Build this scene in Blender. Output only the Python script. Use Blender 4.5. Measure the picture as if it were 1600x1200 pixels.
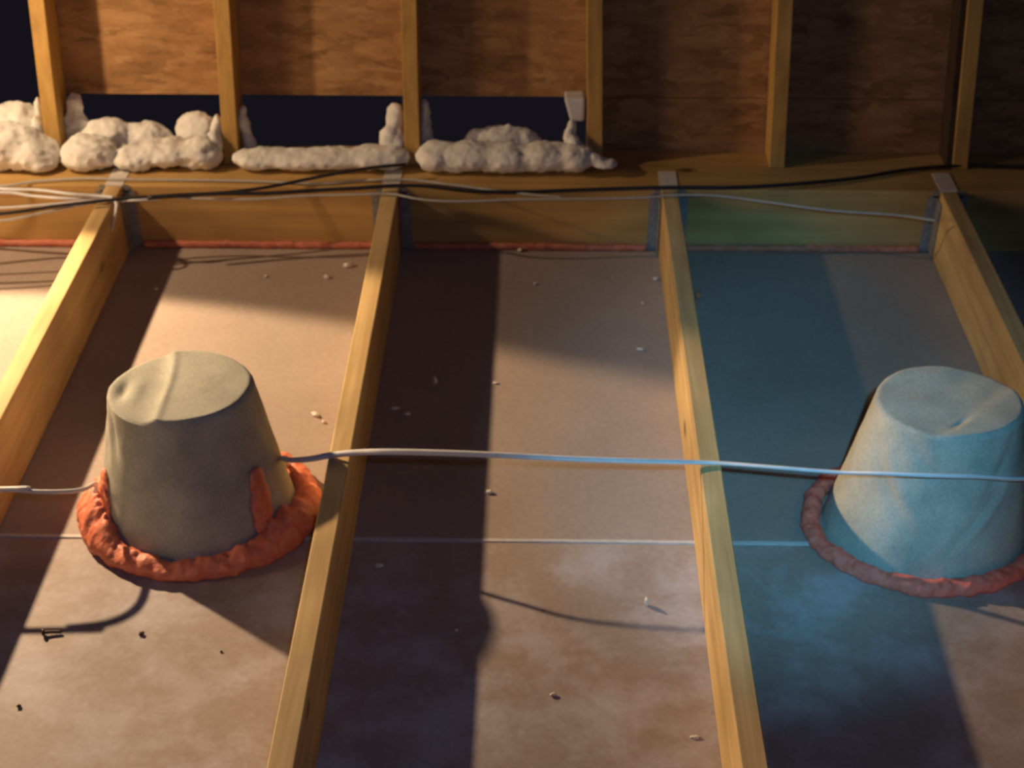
import bpy, bmesh, math, random
from mathutils import Vector, Matrix, noise as mnoise

sc = bpy.context.scene
for o in list(bpy.data.objects):
    bpy.data.objects.remove(o)
COL = sc.collection

# ------------------------------------------------------------------ camera
# world: x runs along the header beam, y away from the camera (beam face at y = 0), z up (floor boards at z = 0)
FPX, PIT, YAW, ROL = 2350.107, 0.72098, -0.01116, 0.00242
CAMP = Vector((0.9345, -3.1993, 1.4923))
PX, PY = 815.47, 1075.97                       # optical axis in the 1600x1200 frame
FW = Vector((math.sin(YAW)*math.cos(PIT), math.cos(YAW)*math.cos(PIT), -math.sin(PIT)))
_R = Vector((math.cos(YAW), -math.sin(YAW), 0)); _U = _R.cross(FW)
RT = _R*math.cos(ROL) + _U*math.sin(ROL)
UP = -_R*math.sin(ROL) + _U*math.cos(ROL)
cd = bpy.data.cameras.new('camera'); cam = bpy.data.objects.new('camera', cd); COL.objects.link(cam)
cam.matrix_world = Matrix.Translation(CAMP) @ Matrix((RT, UP, -FW)).transposed().to_4x4()
cd.sensor_fit = 'HORIZONTAL'; cd.sensor_width = 36; cd.lens = 36*FPX/1600
cd.shift_x = -(PX-800)/1600; cd.shift_y = (PY-600)/1600
cd.clip_start = 0.05
cd.dof.use_dof = True; cd.dof.focus_distance = 1.5; cd.dof.aperture_fstop = 10.5   # the photograph is slightly out of focus
sc.camera = cam

# ------------------------------------------------------------------ world, exposure
w = bpy.data.worlds.new('attic_dark'); sc.world = w; w.use_nodes = True
w.node_tree.nodes['Background'].inputs[0].default_value = (0.0070, 0.0058, 0.0096, 1)
w.node_tree.nodes['Background'].inputs[1].default_value = 1.0
sc.view_settings.view_transform = 'Standard'; sc.view_settings.look = 'None'
sc.view_settings.exposure = 0.0; sc.view_settings.gamma = 1.0
sc.view_settings.use_curve_mapping = False

# ------------------------------------------------------------------ lights
LAMP = Vector((-0.613, -0.20, 0.909))
def point(name, loc, col, e, r):
    l = bpy.data.lights.new(name, 'POINT'); l.energy = e; l.color = col; l.shadow_soft_size = r
    o = bpy.data.objects.new(name, l); o.location = loc; COL.objects.link(o); return o
def spot(name, loc, target, col, e, r, ang, blend):
    l = bpy.data.lights.new(name, 'SPOT'); l.energy = e; l.color = col; l.shadow_soft_size = r
    l.spot_size = ang; l.spot_blend = blend
    o = bpy.data.objects.new(name, l); o.location = loc; COL.objects.link(o)
    o.rotation_euler = (Vector(target)-Vector(loc)).to_track_quat('-Z', 'Y').to_euler(); return o
WARM = (1.0, 0.69, 0.41)
# the reflector work lamp hanging at the left over the wall plate: open spill, plus its reflector beam
point('work_lamp_spill', LAMP, WARM, 36, 0.022)
spot('work_lamp_beam', LAMP, LAMP + Vector((0.24, -0.82, -0.52)), WARM, 165, 0.022, math.radians(110), 0.12)
# added unseen warm fill at the left front, for bounce off the roof deck
point('bounce_fill', (-2.3, -1.75, 1.0), (1.0, 0.64, 0.34), 92, 0.35)
# cool torch held just above the camera
spot('torch', CAMP + Vector((0.10, 0.0, 0.12)), (1.37, -0.88, 0.05), (0.14, 0.60, 1.0), 185, 0.02, math.radians(23), 1.0)
point('torch_spill', CAMP + Vector((0.10, 0.0, 0.16)), (0.36, 0.50, 1.0), 19, 0.03)

# ------------------------------------------------------------------ helpers
def ray(x, y): return FW + RT*((x-PX)/FPX) + UP*((PY-y)/FPX)
def at_z(x, y, z=0.0):
    d = ray(x, y); return CAMP + d*((z-CAMP.z)/d.z)
def at_y(x, y, Y):
    d = ray(x, y); return CAMP + d*((Y-CAMP.y)/d.y)

def link(name, me, mat, parent=None):
    o = bpy.data.objects.new(name, me); COL.objects.link(o)
    if mat: me.materials.append(mat)
    if parent: o.parent = parent
    return o
def mesh(bm, name):
    me = bpy.data.meshes.new(name); bm.to_mesh(me); bm.free(); return me
def tag(o, label, cat, group=None, kind=None):
    if label: o['label'] = label
    if cat: o['category'] = cat
    if group: o['group'] = group
    if kind: o['kind'] = kind
    return o
def box_bm(bm, c, s, rot=None):
    r = bmesh.ops.create_cube(bm, size=1.0)
    m = Matrix.Translation(c) @ (rot.to_4x4() if rot else Matrix()) @ Matrix.Diagonal((*s, 1))
    bmesh.ops.transform(bm, matrix=m, verts=r['verts']); return r['verts']
def bevel_mod(o, w, seg=2):
    b = o.modifiers.new('bevel', 'BEVEL'); b.width = w; b.segments = seg; b.limit_method = 'ANGLE'
def smooth(me):
    for p in me.polygons: p.use_smooth = True

# ------------------------------------------------------------------ materials
def new_mat(name):
    m = bpy.data.materials.new(name); m.use_nodes = True
    nt = m.node_tree; b = nt.nodes['Principled BSDF']; return m, nt, b
def N(nt, t, **kw):
    n = nt.nodes.new(t)
    for k, v in kw.items():
        if k in n.inputs: n.inputs[k].default_value = v
        else: setattr(n, k, v)
    return n
def ramp(nt, stops):
    n = nt.nodes.new('ShaderNodeValToRGB'); e = n.color_ramp.elements
    while len(e) < len(stops): e.new(0.5)
    for el, (p, c) in zip(e, stops): el.position = p; el.color = (*c, 1)
    return n
def coords(nt, scale, offset=(0, 0, 0)):
    tc = N(nt, 'ShaderNodeTexCoord'); mp = N(nt, 'ShaderNodeMapping')
    mp.inputs['Scale'].default_value = scale; mp.inputs['Location'].default_value = offset
    nt.links.new(tc.outputs['Object'], mp.inputs[0]); return mp.outputs[0]
def mixc(nt, fac, a, b, blend='MIX'):
    n = nt.nodes.new('ShaderNodeMix'); n.data_type = 'RGBA'; n.blend_type = blend
    for k, v in ((0, fac), (6, a), (7, b)):
        if hasattr(v, 'is_linked') or hasattr(v, 'links'): nt.links.new(v, n.inputs[k])
        else: n.inputs[k].default_value = v if k == 0 else (*v, 1)
    return n.outputs[2]
def bump(nt, b, h, strength, dist=0.01):
    n = N(nt, 'ShaderNodeBump', Strength=strength, Distance=dist)
    nt.links.new(h, n.inputs['Height']); nt.links.new(n.outputs[0], b.inputs['Normal'])

def wood(name, axis, dark, light, seed=0, rough=0.65):
    m, nt, b = new_mat(name)
    s = [26, 26, 26]; s[axis] = 1.1
    co = coords(nt, s, (seed*3.1, seed*1.7, seed*2.3))
    n1 = N(nt, 'ShaderNodeTexNoise', Scale=1.6, Detail=6.0, Roughness=0.6, Distortion=0.6)
    nt.links.new(co, n1.inputs['Vector'])
    r = ramp(nt, [(0.3, dark), (0.52, tuple((a+c)/2 for a, c in zip(dark, light))), (0.72, light)])
    nt.links.new(n1.outputs[0], r.inputs[0])
    # broad tone and knots
    s2 = [7, 7, 7]; s2[axis] = 4
    co2 = coords(nt, s2, (seed*5.3+2, seed*2.9, seed*7.7))
    v = N(nt, 'ShaderNodeTexVoronoi', Scale=0.9); nt.links.new(co2, v.inputs['Vector'])
    k = ramp(nt, [(0.035, (1, 1, 1)), (0.11, (0, 0, 0))]); nt.links.new(v.outputs['Distance'], k.inputs[0])
    c1 = mixc(nt, k.outputs[0], r.outputs[0], tuple(x*0.28 for x in dark))
    n2 = N(nt, 'ShaderNodeTexNoise', Scale=0.9, Detail=3.0); nt.links.new(co2, n2.inputs['Vector'])
    r2 = ramp(nt, [(0.35, (0.78, 0.76, 0.74)), (0.65, (1.08, 1.06, 1.04))]); nt.links.new(n2.outputs[0], r2.inputs[0])
    c2 = mixc(nt, 1.0, c1, r2.outputs[0], 'MULTIPLY')
    nt.links.new(c2, b.inputs['Base Color']); b.inputs['Roughness'].default_value = rough
    b.inputs['Specular IOR Level'].default_value = 0.25
    bump(nt, b, n1.outputs[0], 0.25, 0.002); return m

PINE_D, PINE_L = (0.48, 0.32, 0.14), (0.74, 0.56, 0.27)
M = {}
for i in range(4): M['joist%d' % i] = wood('joist_pine', 1, PINE_D, PINE_L, i+1)
for i in range(6): M['stud%d' % i] = wood('stud_pine', 2, (0.42, 0.25, 0.075), (0.62, 0.40, 0.125), i+11)
M['beam'] = wood('beam_pine', 0, (0.43, 0.26, 0.09), (0.60, 0.39, 0.14), 31)

def board_mat():
    m, nt, b = new_mat('drywall_backing_paper')
    co = coords(nt, (1, 1, 1))
    n = N(nt, 'ShaderNodeTexNoise', Scale=2.2, Detail=5.0, Roughness=0.62); nt.links.new(co, n.inputs['Vector'])
    base = ramp(nt, [(0.3, (0.33, 0.262, 0.215)), (0.7, (0.42, 0.34, 0.285))]); nt.links.new(n.outputs[0], base.inputs[0])
    # white dusty scuffs, only on the near board
    sx = N(nt, 'ShaderNodeSeparateXYZ'); nt.links.new(co, sx.inputs[0])
    mr = N(nt, 'ShaderNodeMapRange'); mr.inputs['From Min'].default_value = -1.10; mr.inputs['From Max'].default_value = -1.17
    nt.links.new(sx.outputs['Y'], mr.inputs['Value'])
    n2 = N(nt, 'ShaderNodeTexNoise', Scale=8.0, Detail=8.0, Roughness=0.62, Distortion=0.15); nt.links.new(co, n2.inputs['Vector'])
    r2 = ramp(nt, [(0.44, (0, 0, 0)), (0.70, (0.75, 0.75, 0.75))]); nt.links.new(n2.outputs[0], r2.inputs[0])
    mu = N(nt, 'ShaderNodeMath', operation='MULTIPLY'); nt.links.new(mr.outputs[0], mu.inputs[0]); nt.links.new(r2.outputs[0], mu.inputs[1])
    c = mixc(nt, mu.outputs[0], base.outputs[0], (0.58, 0.55, 0.58))
    # fine scattered specks of dust
    n3 = N(nt, 'ShaderNodeTexNoise', Scale=90.0, Detail=2.0); nt.links.new(co, n3.inputs['Vector'])
    r3 = ramp(nt, [(0.3, (0.93, 0.93, 0.93)), (0.7, (1.06, 1.06, 1.06))]); nt.links.new(n3.outputs[0], r3.inputs[0])
    c = mixc(nt, 1.0, c, r3.outputs[0], 'MULTIPLY')
    nt.links.new(c, b.inputs['Base Color']); b.inputs['Roughness'].default_value = 0.6
    b.inputs['Specular IOR Level'].default_value = 0.3
    bump(nt, b, n.outputs[0], 0.35, 0.004); return m
M['board'] = board_mat()

def osb_mat():
    m, nt, b = new_mat('strand_board')
    co = coords(nt, (11, 11, 36))
    d = N(nt, 'ShaderNodeTexNoise', Scale=1.6, Detail=3.0); nt.links.new(co, d.inputs['Vector'])
    mx = N(nt, 'ShaderNodeVectorMath', operation='MULTIPLY_ADD'); mx.inputs[1].default_value = (1.6, 1.6, 1.6)
    nt.links.new(d.outputs['Color'], mx.inputs[0]); nt.links.new(co, mx.inputs[2])
    v = N(nt, 'ShaderNodeTexVoronoi', Scale=1.5); nt.links.new(mx.outputs[0], v.inputs['Vector'])
    sp = N(nt, 'ShaderNodeSeparateColor'); nt.links.new(v.outputs['Color'], sp.inputs[0])
    r = ramp(nt, [(0.0, (0.20, 0.105, 0.045)), (0.35, (0.37, 0.20, 0.085)), (0.75, (0.49, 0.275, 0.12)), (1.0, (0.57, 0.36, 0.17))])
    nt.links.new(sp.outputs[0], r.inputs[0])
    n = N(nt, 'ShaderNodeTexNoise', Scale=1.0, Detail=8.0, Roughness=0.72, Distortion=0.4); nt.links.new(co, n.inputs['Vector'])
    r2 = ramp(nt, [(0.30, (0.55, 0.50, 0.46)), (0.5, (0.92, 0.90, 0.88)), (0.7, (1.12, 1.10, 1.08))]); nt.links.new(n.outputs[0], r2.inputs[0])
    c = mixc(nt, 0.55, r.outputs[0], (0.42, 0.235, 0.10))
    c = mixc(nt, 1.0, c, r2.outputs[0], 'MULTIPLY')
    nt.links.new(c, b.inputs['Base Color']); b.inputs['Roughness'].default_value = 0.7
    b.inputs['Specular IOR Level'].default_value = 0.2
    bump(nt, b, n.outputs[0], 0.4, 0.003); return m
M['osb'] = osb_mat()

def fabric_mat():
    m, nt, b = new_mat('hood_felt')
    co = coords(nt, (1, 1, 1))
    n = N(nt, 'ShaderNodeTexNoise', Scale=260.0, Detail=4.0, Roughness=0.7); nt.links.new(co, n.inputs['Vector'])
    n2 = N(nt, 'ShaderNodeTexNoise', Scale=14.0, Detail=4.0); nt.links.new(co, n2.inputs['Vector'])
    r = ramp(nt, [(0.3, (0.37, 0.37, 0.31)), (0.7, (0.51, 0.51, 0.43))]); nt.links.new(n2.outputs[0], r.inputs[0])
    r2 = ramp(nt, [(0.35, (0.82, 0.82, 0.82)), (0.65, (1.1, 1.1, 1.1))]); nt.links.new(n.outputs[0], r2.inputs[0])
    c = mixc(nt, 1.0, r.outputs[0], r2.outputs[0], 'MULTIPLY')
    nt.links.new(c, b.inputs['Base Color']); b.inputs['Roughness'].default_value = 0.9
    b.inputs['Specular IOR Level'].default_value = 0.1
    bump(nt, b, n.outputs[0], 0.3, 0.001); return m
M['felt'] = fabric_mat()

def simple(name, c1, c2, scale, rough=0.8, bumps=0.5, bd=0.004, metal=0.0, spec=0.3, trans=0.0):
    m, nt, b = new_mat(name); co = coords(nt, (1, 1, 1))
    n = N(nt, 'ShaderNodeTexNoise', Scale=scale, Detail=5.0, Roughness=0.65); nt.links.new(co, n.inputs['Vector'])
    r = ramp(nt, [(0.3, c1), (0.7, c2)]); nt.links.new(n.outputs[0], r.inputs[0])
    nt.links.new(r.outputs[0], b.inputs['Base Color'])
    b.inputs['Roughness'].default_value = rough; b.inputs['Metallic'].default_value = metal
    b.inputs['Specular IOR Level'].default_value = spec
    if trans:
        b.inputs['Subsurface Weight'].default_value = trans
        b.inputs['Subsurface Radius'].default_value = (0.02, 0.012, 0.008); b.inputs['Subsurface Scale'].default_value = 0.5
    bump(nt, b, n.outputs[0], bumps, bd); return m
M['foam'] = simple('orange_foam', (0.78, 0.17, 0.08), (0.95, 0.34, 0.19), 70, 0.5, 0.7, 0.004, spec=0.5)
M['bead'] = simple('orange_sealant', (0.50, 0.13, 0.07), (0.62, 0.24, 0.15), 50, 0.6, 0.6, 0.004)
M['wool'] = simple('white_wool', (0.70, 0.68, 0.62), (0.92, 0.91, 0.86), 28, 1.0, 0.5, 0.010, spec=0.05, trans=0.25)
M['foamboard'] = simple('white_foam_board', (0.62, 0.64, 0.62), (0.75, 0.76, 0.74), 30, 0.8, 0.3)
M['crumb'] = simple('white_crumb', (0.70, 0.62, 0.52), (0.85, 0.80, 0.72), 120, 0.9, 0.6)
M['wire_white'] = simple('white_sheath', (0.66, 0.66, 0.66), (0.78, 0.78, 0.78), 40, 0.4, 0.1, spec=0.5)
M['wire_grey'] = simple('grey_white_sheath', (0.40, 0.40, 0.38), (0.52, 0.52, 0.50), 40, 0.5, 0.1, spec=0.3)
M['foam_pink'] = simple('pinkish_orange_foam', (0.80, 0.14, 0.085), (0.95, 0.26, 0.18), 70, 0.6, 0.7, 0.004, spec=0.3)
M['wire_black'] = simple('black_sheath', (0.015, 0.013, 0.015), (0.03, 0.027, 0.03), 40, 0.45, 0.1, spec=0.4)
M['galv'] = simple('galvanised_steel', (0.20, 0.19, 0.18), (0.30, 0.29, 0.27), 60, 0.7, 0.1, metal=0.1)
M['strap'] = simple('pale_strap', (0.60, 0.55, 0.48), (0.72, 0.68, 0.62), 60, 0.7, 0.2)
M['dark_strip'] = simple('gap_shade_dark', (0.035, 0.022, 0.014), (0.07, 0.045, 0.028), 30, 0.8, 0.3)  # shade of the gap by the last stud, put into the colour
M['iron'] = simple('dark_nail_steel', (0.05, 0.035, 0.03), (0.12, 0.08, 0.06), 60, 0.5, 0.2, metal=0.6)
M['core'] = simple('gypsum_edge', (0.52, 0.50, 0.47), (0.66, 0.64, 0.61), 60, 0.9, 0.3)

# ------------------------------------------------------------------ the setting
def structure(name, bm, mat, label=None):
    o = link(name, mesh(bm, name), mat); o['kind'] = 'structure'
    if label: o['label'] = label
    return o
bm = bmesh.new()
box_bm(bm, Vector((0.95, -0.5565, -0.0065)), (5.2, 1.133, 0.013))      # far board, ends at the seam y = -1.123
box_bm(bm, Vector((0.95, -2.0640, -0.0065)), (5.2, 1.870, 0.013))      # near board
structure('floor', bm, M['board'], 'brown grey paper face of the ceiling boards between the joists')
# whitish butt edge of the boards along the seam
bm = bmesh.new()
xs = [-1.6 + i*0.04 for i in range(130)]
prev = None
for x in xs:
    hh = 0.0012 + 0.0005*mnoise.noise(Vector((x*9, 3, 0)))
    ya = -1.1205 - 0.004*(x-0.6)*0.5; wob = 0.0008*mnoise.noise(Vector((x*14, 0, 5)))
    row = [bm.verts.new((x, ya-0.0052+wob, -0.006)), bm.verts.new((x, ya-0.0048+wob, hh)), bm.verts.new((x, ya+0.0030+wob, hh)), bm.verts.new((x, ya+0.0036+wob, -0.006))]
    if prev:
        for i in range(3): bm.faces.new((prev[i], row[i], row[i+1], prev[i+1]))
    else: bm.faces.new(row[::-1])
    prev = row
bm.faces.new(prev)
bmesh.ops.recalc_face_normals(bm, faces=bm.faces)
structure('trim_1', bm, M['core'], 'thin pale seam between two ceiling boards')

SL = 0.214
def lean(y0, z): return y0 + SL*(z-0.14)
def slab_on_lean(x0, x1, z0, z1, y0, th, bm=None):
    bm = bm or bmesh.new()
    v = []
    for y in (0, th):
        for x, z in ((x0, z0), (x1, z0), (x1, z1), (x0, z1)):
            v.append(bm.verts.new((x, lean(y0, z)+y, z)))
    for f in ((3, 2, 1, 0), (4, 5, 6, 7), (0, 1, 5, 4), (1, 2, 6, 5), (2, 3, 7, 6), (3, 0, 4, 7)):
        bm.faces.new([v[i] for i in f])
    bmesh.ops.recalc_face_normals(bm, faces=bm.faces)
    return bm
SY = 0.12                      # front of the studs at the plate
BY = SY + 0.092                # face of the sheathing
structure('wall_back', slab_on_lean(-0.155, 2.75, 0.254, 1.35, BY, 0.011), M['osb'], 'orange brown strand board sheathing behind the studs')
structure('wall_back_lower', slab_on_lean(1.055, 2.75, 0.1405, 0.2525, BY, 0.011), M['osb'], 'lower strip of strand board sheathing right of the openings').name = 'wall_back.001'

# ------------------------------------------------------------------ header beam, joists, studs
bm = bmesh.new(); box_bm(bm, Vector((0.95, 0.1175, 0.07)), (5.2, 0.235, 0.14))
o = link('header_beam', mesh(bm, 'header_beam'), M['beam']); bevel_mod(o, 0.003)
tag(o, 'long pine header beam crossing behind all the joists under the studs', 'beam')

def joist(x, mat, label, wide=0.0355):
    bm = bmesh.new(); n = 40; prev = None
    for i in range(n+1):
        y = -0.002 - (2.75-0.002)*i/n
        wv = 0.0012*mnoise.noise(Vector((x*7, y*1.5, 0)))
        row = [bm.verts.new((x+sx*wide/2+wv, y, z)) for sx, z in ((-1, 0.0005), (1, 0.0005), (1, 0.14), (-1, 0.14))]
        if prev:
            for k in range(4): bm.faces.new((prev[k], row[k], row[(k+1) % 4], prev[(k+1) % 4]))
        else: bm.faces.new(row)
        prev = row
    bm.faces.new(prev[::-1]); bmesh.ops.recalc_face_normals(bm, faces=bm.faces)
    o = link('ceiling_joist', mesh(bm, 'ceiling_joist'), mat); bevel_mod(o, 0.0022)
    return tag(o, label, 'joist', 'ceiling joists')
JX = [0.0, 0.6085, 1.219, 1.8295]
JL = ['bright yellow pine joist at the left edge, left of the first hood',
      'pine joist running just right of the hood with bright orange foam',
      'pine joist between the dark bay and the teal lit bay, narrow lit left face',
      'rightmost dim pine joist running behind the bluish hood']
for i in range(4): joist(JX[i], M['joist%d' % i], JL[i])

def stud(i, xb, xt, label):
    """xb: centre at the plate, xt: centre higher up at z = 0.47"""
    bm = bmesh.new(); wd = 0.0345; k = (xt-xb)/0.33; v = []
    for y in (0, 0.089):
        for z, s in ((0.1405, -1), (0.1405, 1), (1.3, 1), (1.3, -1)):
            v.append(bm.verts.new((xb+k*(z-0.14)+s*wd/2, lean(SY, z)+y, z)))
    for f in ((3, 2, 1, 0), (4, 5, 6, 7), (0, 1, 5, 4), (1, 2, 6, 5), (2, 3, 7, 6), (3, 0, 4, 7)):
        bm.faces.new([v[j] for j in f])
    bmesh.ops.recalc_face_normals(bm, faces=bm.faces)
    o = link('wall_stud', mesh(bm, 'wall_stud'), M['stud%d' % i]); bevel_mod(o, 0.002)
    return tag(o, label, 'stud', 'wall studs')
SX = [(-0.159, -0.151, 'leftmost wall stud, brightest yellow, open darkness to its left'),
      (0.240, 0.2475, 'second wall stud from the left, between two dark openings'),
      (0.648, 0.6505, 'third wall stud, where the black cable comes up to its foot'),
      (1.059, 1.0495, 'fourth wall stud, at the right end of the dark openings'),
      (1.468, 1.457, 'fifth wall stud, brown, clear strand board on both sides'),
      (1.8785, 1.863, 'rightmost wall stud, very dim, with a dark gap along its left')]
for i, (a, b_, l) in enumerate(SX): stud(i, a, b_, l)
# added strip, coloured dark as the shade in the gap left of the last stud
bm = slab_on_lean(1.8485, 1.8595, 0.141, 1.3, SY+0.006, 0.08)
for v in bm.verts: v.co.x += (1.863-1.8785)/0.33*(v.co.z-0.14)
tag(link('gap_shade_strip', mesh(bm, 'gap_shade_strip'), M['dark_strip']), 'thin dark strip added for the shade in the gap left of the rightmost stud', 'gap_shade_strip')

# metal joist hangers
def hanger(x, label, top=True):
    bm = bmesh.new(); t = 0.0016; hw = 0.0205
    box_bm(bm, Vector((x, -0.020, 0.0012)), (2*hw+t, 0.038, 0.0012))
    for s in (-1, 1):
        box_bm(bm, Vector((x+s*hw, -0.0195, 0.062)), (t, 0.036, 0.122))
        box_bm(bm, Vector((x+s*(hw+0.011), -0.0014, 0.066)), (0.022, t, 0.128))
        box_bm(bm, Vector((x+s*(hw+0.006), -0.0014, 0.134)), (0.012, t, 0.016))
    h = link('joist_hanger', mesh(bm, 'joist_hanger'), M['galv'])
    tag(h, label, 'bracket', 'joist hangers on the header beam')
    sbm = bmesh.new(); box_bm(sbm, Vector((x, 0.047, 0.1411)), (2*hw-0.002, 0.096, 0.0014))
    box_bm(sbm, Vector((x, -0.0012, 0.1385)), (2*hw-0.004, 0.0014, 0.005))
    tag(link('top_strap', mesh(sbm, 'top_strap'), M['strap'], h), 'pale strap folded over the beam top', None)
    for s in (-1, 1):
        for z in (0.03, 0.07, 0.11):
            b2 = bmesh.new()
            bmesh.ops.create_uvsphere(b2, u_segments=10, v_segments=6, radius=0.004,
                matrix=Matrix.Translation((x+s*(hw+0.0125), -0.0022, z)) @ Matrix.Diagonal((1, 0.4, 1, 1)))
            link('nail_head', mesh(b2, 'nail_head'), M['galv'], h)
    return h
HL = ['pale galvanised hanger at the head of the bright left joist',
      'galvanised hanger at the head of the joist beside the orange ringed hood',
      'dull grey hanger holding the joist at the left of the teal bay',
      'dim bluish hanger holding the rightmost joist']
for x, l in zip(JX, HL): hanger(x, l)

# ------------------------------------------------------------------ tubes (cables)
def catmull(P, n=10):
    out = []
    P = [P[0]*2-P[1]] + P + [P[-1]*2-P[-2]]
    for i in range(1, len(P)-2):
        a, b, c, d = P[i-1:i+3]
        for k in range(n):
            t = k/n
            out.append(0.5*((2*b)+(c-a)*t+(2*a-5*b+4*c-d)*t*t+(3*b-a-3*c+d)*t**3))
    out.append(P[-2]); return out
def tube(name, pts, rw, rh, mat, twist=None, seg=10):
    P = catmull([Vector(p) for p in pts]); bm = bmesh.new(); prev = None
    for i, p in enumerate(P):
        t = (P[min(i+1, len(P)-1)]-P[max(i-1, 0)]).normalized()
        side = t.cross(Vector((0, 0, 1)))
        if side.length < 1e-3: side = Vector((1, 0, 0))
        side.normalize(); up = side.cross(t)
        a0 = twist(i/len(P)) if twist else 0
        side, up = side*math.cos(a0)+up*math.sin(a0), -side*math.sin(a0)+up*math.cos(a0)
        row = [bm.verts.new(p+side*rw*math.cos(2*math.pi*k/seg)+up*rh*math.sin(2*math.pi*k/seg)) for k in range(seg)]
        if prev:
            for k in range(seg): bm.faces.new((prev[k], prev[(k+1) % seg], row[(k+1) % seg], row[k]))
        else: bm.faces.new(row[::-1])
        prev = row
    bm.faces.new(prev); bmesh.ops.recalc_face_normals(bm, faces=bm.faces)
    me = mesh(bm, name); smooth(me); return link(name, me, mat)
def zc(px, py, z): return tuple(at_z(px, py, z))

ZT = 0.1445
# the white cable that crosses all bays, resting on the joists, passing behind the first hood
HC = Vector((0.354, -1.047))
def round_hood(deg, z, r): return (HC.x+r*math.cos(math.radians(deg)), HC.y+r*math.sin(math.radians(deg)), z)
pts = [(-1.2, -1.235, 0.146), zc(-60, 764, 0.142), zc(0, 765, 0.139), zc(60, 768, 0.133), zc(105, 768, 0.122), zc(132, 764, 0.108), zc(150, 757, 0.092),
       round_hood(196, 0.050, 0.176), round_hood(184, 0.018, 0.186), round_hood(160, 0.012, 0.187), round_hood(130, 0.012, 0.187), round_hood(95, 0.012, 0.187), round_hood(60, 0.012, 0.187), round_hood(42, 0.020, 0.182),
       zc(440, 716, 0.100), zc(455, 719, 0.118), zc(485, 717, 0.134), zc(518, 711, ZT+0.001), zc(560, 707, 0.160), zc(610, 706, 0.172), zc(700, 708, 0.177), zc(800, 712, 0.176), zc(900, 717, 0.171), zc(1000, 720, 0.162),
       zc(1080, 722, ZT+0.004), zc(1130, 724, ZT+0.003), zc(1220, 731, 0.165)]
pts += [tuple(at_y(*q)) for q in ((1310, 738, -1.165), (1380, 740, -1.207), (1450, 743, -1.221), (1530, 745, -1.213), (1600, 748, -1.178))]
o = tube('electrical_cable', pts + [(1.80, -1.12, 0.150), (1.86, -1.11, 0.146), (2.6, -1.1, 0.146)],
         0.0052, 0.0034, M['wire_white'], twist=lambda t: 0.9*math.sin(9*t))
tag(o, 'white flat cable crossing every bay over the middle of the joists', 'cable')

def top_cable(pxs, mat, label, rw=0.004, rh=0.0032, name='electrical_cable', pre=None, post=None):
    pts = [zc(*p) for p in pxs]
    if pre: pts = [pre] + pts
    if post: pts = pts + [post]
    o = tube(name, pts, rw, rh, mat); tag(o, label, 'cable', 'cables along the header beam'); return o
Z1, Z2, Z3 = 0.1455, 0.1530, 0.1600
top_cable([(-120, 352, Z1), (0, 345, Z1), (60, 334, Z1), (120, 322, Z1), (180, 312, Z1), (250, 308, Z1), (330, 311, 0.143), (400, 311, 0.143), (480, 306, 0.144), (560, 304, Z1), (610, 303, Z1),
           (660, 312, 0.142), (720, 315, 0.140), (800, 312, 0.141), (900, 311, 0.142), (1000, 309, 0.144), (1050, 305, Z1), (1120, 306, 0.143), (1200, 316, 0.139), (1300, 329, 0.135), (1400, 336, 0.136), (1465, 345, 0.1425)],
          M['wire_grey'], 'thin white cable along the beam that ends at the rightmost joist', 0.0030, 0.0024)
top_cable([(-120, 338, Z2), (0, 334, Z2), (90, 322, Z2), (180, 312, Z2), (270, 305, Z2), (350, 301, 0.149), (420, 292, 0.149), (490, 278, 0.158), (560, 265, 0.170), (610, 259, 0.176), (634, 257, 0.176)],
          M['wire_black'], 'black cable climbing along the beam to the foot of the third stud', 0.0036, 0.0036)
top_cable([(230, 309, Z3), (330, 303, 0.157), (420, 302, 0.151), (500, 297, 0.150), (560, 294, Z2), (620, 290, Z2), (670, 291, Z2), (740, 299, 0.147), (820, 300, 0.145), (900, 297, 0.147), (1000, 294, 0.151), (1060, 293, Z2), (1150, 293, 0.150),
           (1250, 287, 0.149), (1340, 278, 0.147), (1420, 265, 0.1465), (1500, 259, 0.1465), (1560, 260, 0.1465), (1620, 262, 0.1465), (1750, 266, 0.1465)],
          M['wire_black'], 'long black cable sagging along the beam to the right edge', 0.0042, 0.0042)
top_cable([(-120, 296, Z1), (0, 291, Z1), (60, 283, Z1), (130, 279, Z1), (190, 280, 0.1470), (260, 281, Z1), (340, 282, 0.1445), (420, 284, 0.1445), (500, 287, 0.1445), (560, 282, 0.1445), (590, 281, 0.1475), (640, 281, 0.145), (700, 288, 0.145), (760, 296, 0.144), (820, 303, 0.143), (880, 309, 0.140)],
          M['wire_grey'], 'thin grey white cable lying highest on the beam behind the other cables', 0.0028, 0.0024)
top_cable([(-120, 286, Z3), (0, 295, Z3), (60, 297, Z3), (110, 303, Z3), (150, 306, Z2), (178, 308, Z2)],
          M['wire_white'], 'upper white cable of the bright pair at the left edge', 0.0048, 0.0030)
top_cable([(-120, 312, Z3), (0, 301, Z3), (50, 306, Z2), (100, 310, Z2), (150, 311, Z1), (176, 311, Z1)],
          M['wire_white'], 'lower white cable of the bright pair at the left edge', 0.0044, 0.0030)
top_cable([(-120, 330, 0.150), (0, 325, 0.150), (60, 321, 0.149), (120, 316, 0.148), (176, 314, 0.1475), (215, 313, 0.150), (250, 311, 0.146)],
          M['wire_white'], 'grey white cable between the bright pair and the lowest left cable', 0.0030, 0.0026)
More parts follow.
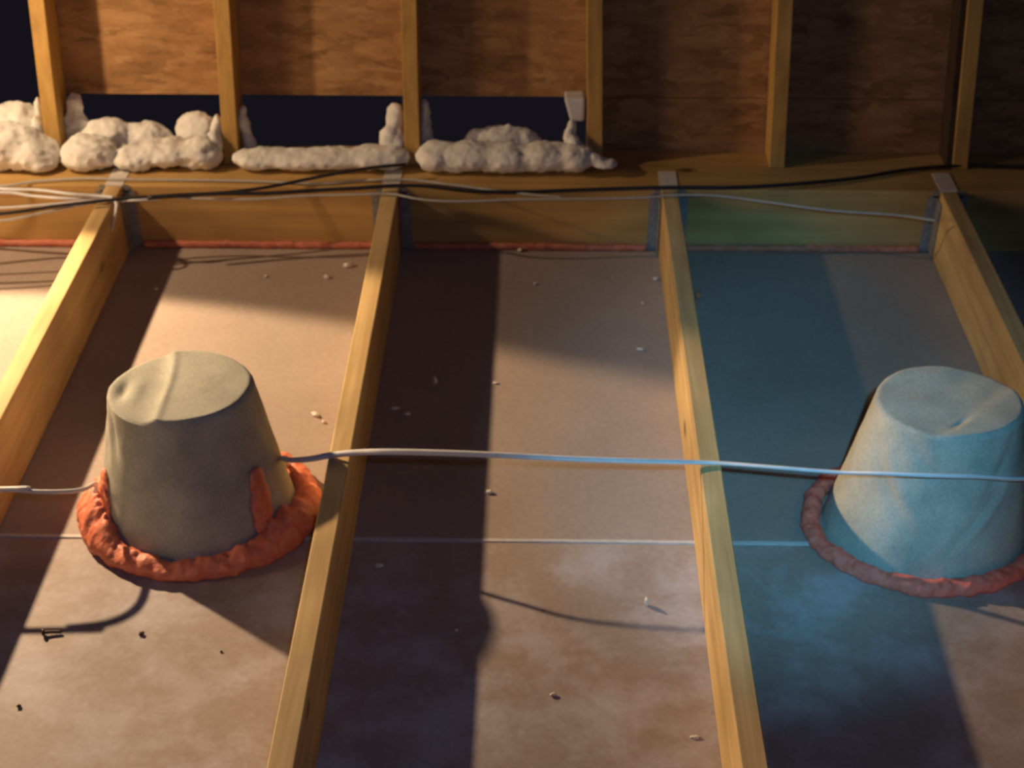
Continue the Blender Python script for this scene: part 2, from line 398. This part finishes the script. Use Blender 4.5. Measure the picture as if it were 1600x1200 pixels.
o = tube('cable_end', [zc(170, 309, 0.150), zc(181, 316, 0.149), tuple(at_y(181, 328, -0.125)), tuple(at_y(177, 350, -0.13)), tuple(at_y(172, 372, -0.135)), tuple(at_y(168, 393, -0.14))],
         0.0036, 0.0022, M['wire_white'])
tag(o, 'loose white cable end hanging down beside the bright left joist', 'cable')

# ------------------------------------------------------------------ hoods over the recessed lights
def hood(cx, cy, label, kind):
    root = bpy.data.objects.new('light_hood', None); COL.objects.link(root); root.location = (cx, cy, 0)
    root.empty_display_size = 0.1
    tag(root, label, 'light cover', 'felt hoods over recessed lights')
    # side wall and crown in one continuous skin
    nA = 128; prof = []
    H, rb, rt = 0.246, 0.171, 0.1175
    for i in range(31):
        t = i/30; prof.append((rb+(rt-rb)*t**0.96, H*0.975*t+0.0006))
    side_bm = bmesh.new(); rows = []
    def wob(a, t):
        d = 0.0022*mnoise.noise(Vector((math.cos(a)*1.3, math.sin(a)*1.3, t*2+kind*7))) * (0.4+t)
        d += 0.0009*mnoise.noise(Vector((math.cos(a)*6, math.sin(a)*6, t*9+kind*3)))
        if kind == 0:
            for a0, t0, s, am, wd in ((math.radians(212), 0.80, 0.55, -0.008, 0.10), (math.radians(202), 0.70, 0.5, -0.004, 0.08)):
                u = (a-a0) - (t-t0)*-0.9; q = ((t-t0)/0.14)**2
                d += am*math.exp(-(u/wd)**2-q)
        else:
            for a0, t0, am, k, wd, lt in ((math.radians(286), 0.42, -0.0045, 1.5, 0.06, 0.22), (math.radians(294), 0.45, 0.0045, 1.5, 0.05, 0.2), (math.radians(232), 0.62, 0.0035, -1.6, 0.09, 0.20),
                                         (math.radians(222), 0.60, -0.0035, -1.6, 0.08, 0.20), (math.radians(240), 0.86, -0.004, -2.2, 0.10, 0.13), (math.radians(300), 0.7, -0.004, 1.1, 0.08, 0.2)):
                u = (a-a0) - (t-t0)*k; d += am*math.exp(-(u/wd)**2-((t-t0)/lt)**2)
        return d
    for r, z in prof:
        t = z/H; rows.append([side_bm.verts.new(((r+wob(2*math.pi*k/nA, t))*math.cos(2*math.pi*k/nA), (r+wob(2*math.pi*k/nA, t))*math.sin(2*math.pi*k/nA), z)) for k in range(nA)])
    for a, b_ in zip(rows, rows[1:]):
        for k in range(nA): side_bm.faces.new((a[k], a[(k+1) % nA], b_[(k+1) % nA], b_[k]))
    me = mesh(side_bm, 'side_wall'); smooth(me)
    sw = link('side_wall', me, M['felt'], root)
    # crown: polar grid with the crease
    cb = bmesh.new(); rows = []; nr = 40
    def crown_z(x, y):
        z = 0.0
        if kind == 0:
            xc = -0.029 - 1.0*max(0.0, y)**2
            s = (x-xc)/0.0065
            z += 0.0085/(1+math.exp(-s)) - 0.004 + 0.0030*math.exp(-((x-xc-0.011)/0.007)**2)
            z += -0.006*math.exp(-((x+0.093)/0.009)**2-((y+0.004)/0.026)**2)
            z += 0.003*math.exp(-((x+0.070)/0.012)**2-((y+0.015)/0.04)**2)
        else:
            # crease running up to the right
            u = (x-0.055)*0.72 - (y+0.015)*0.69; v = (x-0.012)*0.69 + (y+0.062)*0.72
            z += 0.0055/(1+math.exp(-u/0.006)) - 0.002 - 0.004*math.exp(-(u/0.005)**2-((v+0.012)/0.022)**2)
            z += 0.0022*mnoise.noise(Vector((x*16, y*16, 2)))
        z += 0.0022*mnoise.noise(Vector((x*11, y*11, kind*5)))
        return z
    for i in range(nr+1):
        f = i/nr; R_ = rt*f
        row = []
        for k in range(nA):
            a = 2*math.pi*k/nA
            edge = max(0.0, (f-0.93)/0.07)
            rr = R_ + (wob(a, 0.975)+0.0005)*f
            x, y = rr*math.cos(a), rr*math.sin(a)
            z = H + crown_z(x, y)*(1-edge**2) - 0.0058*edge**2.2
            row.append(cb.verts.new((x, y, z)) if i else None)
        rows.append(row)
    c0 = cb.verts.new((0, 0, H+crown_z(0, 0)))
    for k in range(nA): cb.faces.new((c0, rows[1][k], rows[1][(k+1) % nA]))
    for i in range(1, nr):
        for k in range(nA): cb.faces.new((rows[i][k], rows[i+1][k], rows[i+1][(k+1) % nA], rows[i][(k+1) % nA]))
    bmesh.ops.recalc_face_normals(cb, faces=cb.faces)
    me = mesh(cb, 'crown'); smooth(me); cr = link('crown', me, M['felt'], root)
    # lumpy foam ring
    fb = bmesh.new(); nU, nV = 360, 30; rows = []
    for i in range(nU):
        a = 2*math.pi*i/nU; ad = math.degrees(a) % 360
        ca, sa = math.cos(a), math.sin(a)
        if kind == 0:
            lift = 2.3*math.exp(-((ad-203)/24)**2) + 1.3*math.exp(-(((ad-335+180) % 360-180)/24)**2) + 0.3
            rc, hw, hh = 0.187, 0.0185, 0.014+0.012*lift
            hw += 0.005*math.exp(-(((ad-345+180) % 360-180)/30)**2)
        else:
            rc = 0.189 + 0.006*math.exp(-((ad-200)/35)**2); hw = 0.0160; hh = 0.0145
        hh *= 1+0.28*mnoise.noise(Vector((ca*5, sa*5, kind*9)))
        rc += 0.0045*mnoise.noise(Vector((ca*4, sa*4, 3+kind*5)))
        row = []
        for j in range(nV):
            b_ = 2*math.pi*j/nV
            p0 = Vector(((rc+hw*math.cos(b_))*ca, (rc+hw*math.cos(b_))*sa, hh*(0.7+math.sin(b_))+kind))
            n1 = mnoise.noise(p0*42); n2 = mnoise.noise(p0*110)
            k = 1 + 0.26*n1 + 0.16*n2
            r_ = rc + hw*k*math.cos(b_); z = hh*0.7 + hh*k*math.sin(b_)
            if kind == 0:                       # foam smeared up against the felt
                z += 0
                r_ -= max(0.0, z-0.022)*0.42
            row.append(fb.verts.new((r_*ca, r_*sa, max(0.0006, z))))
        rows.append(row)
    for i in range(nU):
        for j in range(nV): fb.faces.new((rows[i][j], rows[(i+1) % nU][j], rows[(i+1) % nU][(j+1) % nV], rows[i][(j+1) % nV]))
    bmesh.ops.recalc_face_normals(fb, faces=fb.faces)
    me = mesh(fb, 'foam_ring'); smooth(me); fr = link('foam_ring', me, M['foam' if kind == 0 else 'foam_pink'], root)
    if kind == 0:
        for a0, a1, z1, wd0 in ((217, 205, 0.128, 0.016), (320, 328, 0.142, 0.020)):
            sb = bmesh.new(); rows = []; n_ = 70; mseg = 24
            for i in range(n_+1):
                t = i/n_; z = 0.012+(z1-0.012)*t; a = math.radians(a0+(a1-a0)*t)
                rr = rb+(rt-rb)*(z/(H*0.975))**0.96
                taper = math.sqrt(max(0.0, 1-t**16))
                row = []
                for j in range(mseg):
                    b_ = 2*math.pi*j/mseg
                    k = 1+0.35*mnoise.noise(Vector((math.cos(b_)*1.2+a0, math.sin(b_)*1.2, z*60)))+0.2*mnoise.noise(Vector((math.cos(b_)*3, a0+math.sin(b_)*3, z*150)))
                    w_ = wd0*(1.1-0.25*t)*k*taper+0.0004; off = w_*math.cos(b_)+0.006*mnoise.noise(Vector((a0, 0, z*45))); out = 0.0035+w_*0.32*math.sin(b_)*(1+0.5*mnoise.noise(Vector((math.cos(b_)*2, z*110, a0))))
                    aa = a+off/rr; row.append(sb.verts.new(((rr+out)*math.cos(aa), (rr+out)*math.sin(aa), z)))
                rows.append(row)
            for p_, q_ in zip(rows, rows[1:]):
                for j in range(mseg): sb.faces.new((p_[j], p_[(j+1) % mseg], q_[(j+1) % mseg], q_[j]))
            sb.faces.new(rows[0][::-1]); sb.faces.new(rows[-1])
            bmesh.ops.recalc_face_normals(sb, faces=sb.faces)
            me = mesh(sb, 'foam_streak'); smooth(me); st = link('foam_streak', me, M['foam'], root)
    return root
hood(0.354, -1.047, 'grey felt hood ringed by bright orange foam, standing in the warm lit left bay', 0)
hood(1.597, -1.069, 'bluish lit felt hood ringed by dull pinkish foam, at the right edge', 1)

# ------------------------------------------------------------------ sealant beads along the beam
def bead(x0, x1, label, r=0.0068, z=0.003):
    bm = bmesh.new(); n = int((x1-x0)/0.004); seg = 10; prev = None
    for i in range(n+1):
        x = x0 + (x1-x0)*i/n
        row = []
        for j in range(seg):
            a = 2*math.pi*j/seg
            k = 1+0.35*mnoise.noise(Vector((x*45, math.sin(a), 4)))+0.2*mnoise.noise(Vector((x*120, math.cos(a)*2, 8)))
            row.append(bm.verts.new((x, -0.006+r*k*math.cos(a)*0.9, max(0.0005, z+0.004+r*k*math.sin(a)*1.25))))
        if prev:
            for j in range(seg): bm.faces.new((prev[j], prev[(j+1) % seg], row[(j+1) % seg], row[j]))
        else: bm.faces.new(row[::-1])
        prev = row
    bm.faces.new(prev); bmesh.ops.recalc_face_normals(bm, faces=bm.faces)
    me = mesh(bm, 'sealant_bead'); smooth(me); o = link('sealant_bead', me, M['bead'])
    tag(o, label, 'sealant', 'sealant beads at the foot of the beam')
bead(-0.60, -0.045, 'orange sealant bead at the beam foot, left of the bright joist')
bead(0.045, 0.565, 'reddish orange sealant bead at the beam foot behind the orange ringed hood')
bead(0.655, 1.175, 'dull red sealant bead at the beam foot in the middle bay')
bead(1.265, 1.785, 'dim pinkish sealant bead at the beam foot in the teal lit bay')

# ------------------------------------------------------------------ insulation
tx = bpy.data.textures.new('wool_lumps', 'CLOUDS'); tx.noise_scale = 0.04; tx.noise_depth = 3
tx2 = bpy.data.textures.new('wool_fuzz', 'CLOUDS'); tx2.noise_scale = 0.010; tx2.noise_depth = 3
def wool(name, blobs, label, mat='wool', cat='insulation', amp=0.016, voxel=0.006, group='insulation pieces along the plate'):
    """blobs: (px, py, Y, rx, ry, rz) ellipsoids whose centre is seen at that point at depth Y"""
    bm = bmesh.new(); c0 = None
    for px, py, Y, rx, ry, rz in blobs:
        c = at_y(px, py, Y)
        c.z = max(c.z, 0.142+rz*0.80)
        if c0 is None: c0 = Vector((c.x, c.y, 0.142))
        r = bmesh.ops.create_icosphere(bm, subdivisions=3, radius=1.0)
        bmesh.ops.transform(bm, matrix=Matrix.Translation(c-c0) @ Matrix.Diagonal((rx*(1.5 if len(blobs) > 4 else 1.25), ry*1.1, rz*1.1, 1)), verts=r['verts'])
    for v in bm.verts: v.co.z = max(v.co.z, 0.0)
    me = mesh(bm, name); o = link(name, me, M[mat]); o.location = c0
    rm = o.modifiers.new('merge', 'REMESH'); rm.mode = 'VOXEL'; rm.voxel_size = voxel; rm.use_smooth_shade = True
    sm = o.modifiers.new('soften', 'SMOOTH'); sm.iterations = 12
    d = o.modifiers.new('lumps', 'DISPLACE'); d.texture = tx; d.strength = amp*1.35; d.mid_level = 0.55; d.texture_coords = 'GLOBAL'
    d = o.modifiers.new('fuzz', 'DISPLACE'); d.texture = tx2; d.strength = amp*0.36; d.mid_level = 0.5; d.texture_coords = 'GLOBAL'
    return tag(o, label, cat, group)
wool('insulation_batt', [(-60, 225, 0.12, 0.09, 0.06, 0.05), (10, 235, 0.11, 0.06, 0.06, 0.05), (45, 245, 0.10, 0.05, 0.055, 0.035), (30, 200, 0.19, 0.045, 0.05, 0.055), (62, 255, 0.08, 0.03, 0.04, 0.02), (-100, 235, 0.12, 0.09, 0.06, 0.05)],
     'bright cream insulation heap at the left edge, left of the leftmost stud')
wool('insulation_flap', [(62, 175, 0.19, 0.012, 0.022, 0.035), (64, 210, 0.16, 0.013, 0.03, 0.045)],
     'thin upright insulation flap against the left side of the leftmost stud')
wool('insulation_batt', [(140, 238, 0.10, 0.055, 0.05, 0.034), (128, 250, 0.08, 0.04, 0.03, 0.016), (170, 215, 0.19, 0.055, 0.04, 0.04)],
     'rounded cream insulation heap just right of the leftmost stud')
wool('insulation_flap', [(118, 168, 0.20, 0.017, 0.016, 0.032), (125, 195, 0.195, 0.022, 0.02, 0.03), (112, 205, 0.195, 0.018, 0.02, 0.045)],
     'greyish pointed insulation flap rising at the right of the leftmost stud')
wool('insulation_batt', [(215, 245, 0.10, 0.05, 0.04, 0.024), (265, 240, 0.11, 0.06, 0.045, 0.030), (315, 240, 0.11, 0.040, 0.045, 0.034), (225, 222, 0.195, 0.06, 0.035, 0.034)],
     'cream insulation roll lying in the first dark opening')
wool('insulation_batt', [(312, 208, 0.20, 0.045, 0.035, 0.045)],
     'grey insulation hump standing behind, left of the second stud')
wool('insulation_flap', [(341, 200, 0.155, 0.010, 0.02, 0.035), (336, 228, 0.13, 0.016, 0.025, 0.035)],
     'cream insulation flap hugging the left side of the second stud')
wool('insulation_flap', [(382, 195, 0.18, 0.010, 0.018, 0.045), (388, 222, 0.17, 0.016, 0.018, 0.025)],
     'grey insulation flap hugging the right side of the second stud')
wool('insulation_batt', [(405, 247, 0.10, 0.045, 0.04, 0.020), (460, 248, 0.10, 0.06, 0.04, 0.020), (520, 248, 0.10, 0.06, 0.04, 0.020), (580, 246, 0.10, 0.05, 0.04, 0.022), (614, 246, 0.10, 0.025, 0.035, 0.022)],
     'long low insulation roll filling the second dark opening', amp=0.010)
wool('insulation_flap', [(618, 192, 0.17, 0.016, 0.02, 0.04), (615, 222, 0.15, 0.026, 0.025, 0.036)],
     'grey cream insulation lobe at the left side of the third stud')
wool('insulation_flap', [(664, 185, 0.19, 0.012, 0.018, 0.04), (667, 212, 0.18, 0.013, 0.018, 0.035)],
     'narrow grey insulation lobe at the right side of the third stud')
wool('insulation_batt', [(680, 245, 0.10, 0.03, 0.045, 0.030), (730, 245, 0.10, 0.06, 0.045, 0.031), (790, 247, 0.10, 0.06, 0.045, 0.030), (850, 246, 0.10, 0.055, 0.045, 0.030), (895, 246, 0.10, 0.035, 0.045, 0.028)],
     'plump pale insulation roll filling the third dark opening', amp=0.011)
wool('insulation_batt', [(785, 222, 0.20, 0.075, 0.03, 0.032)],
     'dim bluish insulation hump lying behind the plump roll')
wool('insulation_strip', [(888, 215, 0.13, 0.010, 0.016, 0.022), (898, 228, 0.12, 0.012, 0.02, 0.024), (910, 245, 0.09, 0.014, 0.025, 0.020), (893, 200, 0.14, 0.009, 0.014, 0.018)],
     'folded white insulation strip slanting down at the left of the fourth stud', amp=0.006, voxel=0.004)
wool('insulation_scrap', [(945, 256, 0.075, 0.024, 0.022, 0.010), (930, 250, 0.08, 0.016, 0.016, 0.014)],
     'small pinkish insulation scrap at the foot of the fourth stud', amp=0.006, voxel=0.004)
# white foam block under the sheathing beside the fourth stud
bm = bmesh.new(); a = at_y(897, 166, 0.19)
vs = box_bm(bm, Vector((0, 0, 0)), (0.046, 0.05, 0.052))
for v in vs:
    if v.co.z < 0 and v.co.x < 0: v.co.x += 0.016
    v.co.x += 0.002*mnoise.noise(v.co*40)
me = mesh(bm, 'foam_block'); o = link('foam_block', me, M['foamboard']); o.location = (a.x, a.y, a.z); bevel_mod(o, 0.006, 3)
tag(o, 'bright white foam block tucked under the sheathing, left of the fourth stud', 'insulation')

# ------------------------------------------------------------------ crumbs and nails on the boards
def crumb(px, py, s, label, z=0.0, elong=1.0, ang=0.0, mat='crumb', cat='debris', name='insulation_crumb', flat=0.6):
    p = at_z(px, py, z); bm = bmesh.new()
    bmesh.ops.create_icosphere(bm, subdivisions=2, radius=1.0)
    sd = px*0.013+py*0.017
    for v in bm.verts:
        v.co *= 1+0.8*mnoise.noise(v.co*1.7+Vector((sd, sd*2, 0)))
        v.co = Vector((v.co.x*s*elong*0.72, v.co.y*s*0.72, v.co.z*s*flat*0.72))
    mz = min(v.co.z for v in bm.verts)
    for v in bm.verts: v.co.z -= mz
    me = mesh(bm, name); smooth(me); o = link(name, me, M[mat]); o.location = (p.x, p.y, z+0.0003); o.rotation_euler.z = ang
    tag(o, label, cat, 'bits lying on the ceiling boards'); return o
crumb(493, 650, 0.007, 'pale splinter of insulation right of the orange ringed hood, near the joist', elong=1.9, ang=-0.8)
crumb(506, 661, 0.005, 'small pale crumb touching the splinter right of the orange ringed hood')
crumb(377, 374, 0.007, 'pinkish tuft standing against the beam foot left of the second joist', z=0.012, flat=1.6)
crumb(416, 433, 0.006, 'pale crumb below the beam in the second bay, left of the other two')
crumb(511, 435, 0.008, 'pale crumb below the beam in the second bay, middle of three')
crumb(545, 417, 0.010, 'largest pale crumb near the beam beside the second joist', elong=1.4, ang=0.4)
crumb(244, 453, 0.006, 'pale crumb in the shadow right of the bright left joist')
crumb(460, 380, 0.006, 'small pink crumb on the beam foot in the second bay')
crumb(775, 600, 0.004, 'small white chip by the shadow edge in the middle bay', elong=2.2)
crumb(680, 601, 0.008, 'tall pale crumb alone in the dark part of the middle bay', elong=0.7, flat=1.3)
crumb(617, 640, 0.006, 'flat pale crumb in the shadow nearest the second joist', elong=1.8)
crumb(637, 649, 0.007, 'round pale crumb in the shadow beside the flat one', elong=1.1)
crumb(765, 771, 0.007, 'pale crumb at the shadow edge below the crossing cable')
crumb(813, 393, 0.007, 'pinkish crumb at the beam foot in the middle bay')
crumb(836, 445, 0.005, 'pale crumb below the beam in the middle bay')
crumb(1024, 438, 0.007, 'pale crumb beside the third joist near the beam, upper of the group')
crumb(1004, 475, 0.004, 'tiny pale crumb beside the third joist, lower of the group')
crumb(1000, 548, 0.006, 'pale crumb at the top edge of the bright band in the middle bay', elong=1.5)
crumb(1010, 946, 0.008, 'bright white crumb lying on the cable shadow near the third joist', elong=0.7, flat=1.2)
crumb(1086, 1153, 0.006, 'white flake near the bottom beside the third joist', elong=1.8, flat=0.3)
crumb(713, 986, 0.004, 'tiny white speck deep in the shadow below the seam')
crumb(592, 886, 0.007, 'dim pale crumb in the shadow just below the seam', elong=1.3)
crumb(864, 1087, 0.005, 'brown crumb in the lower middle bay', elong=1.3)
crumb(222, 992, 0.006, 'dark round crumb below the orange ringed hood', mat='iron')
crumb(30, 1105, 0.0045, 'tiny dark crumb at the lower left corner', mat='iron')
crumb(346, 1019, 0.003, 'faint brown fleck in the lower left bay', mat='iron')
crumb(1119, 828, 0.005, 'pale chip on the board edge beside the third joist', z=0.0)
crumb(1090, 470, 0.010, 'reddish sealant lump beside the third joist, near the beam', mat='bead', elong=0.9, flat=1.4)
# bent nail at the lower left
p = at_z(82, 991, 0.0)
bm = bmesh.new()
root = tube('nail', [(p.x-0.012, p.y-0.003, 0.0055), (p.x-0.002, p.y, 0.005), (p.x+0.014, p.y+0.0015, 0.004)], 0.0026, 0.0026, M['iron'])
tag(root, 'short dark nail lying at the lower left below the hood', 'nail')
bm.free(); bm = bmesh.new()
bmesh.ops.create_cone(bm, cap_ends=True, segments=14, radius1=0.0055, radius2=0.0055, depth=0.002,
                      matrix=Matrix.Translation((p.x-0.0125, p.y-0.003, 0.0058)) @ Matrix.Rotation(math.radians(90), 4, 'Y'))
link('nail_head', mesh(bm, 'nail_head'), M['iron'], root)
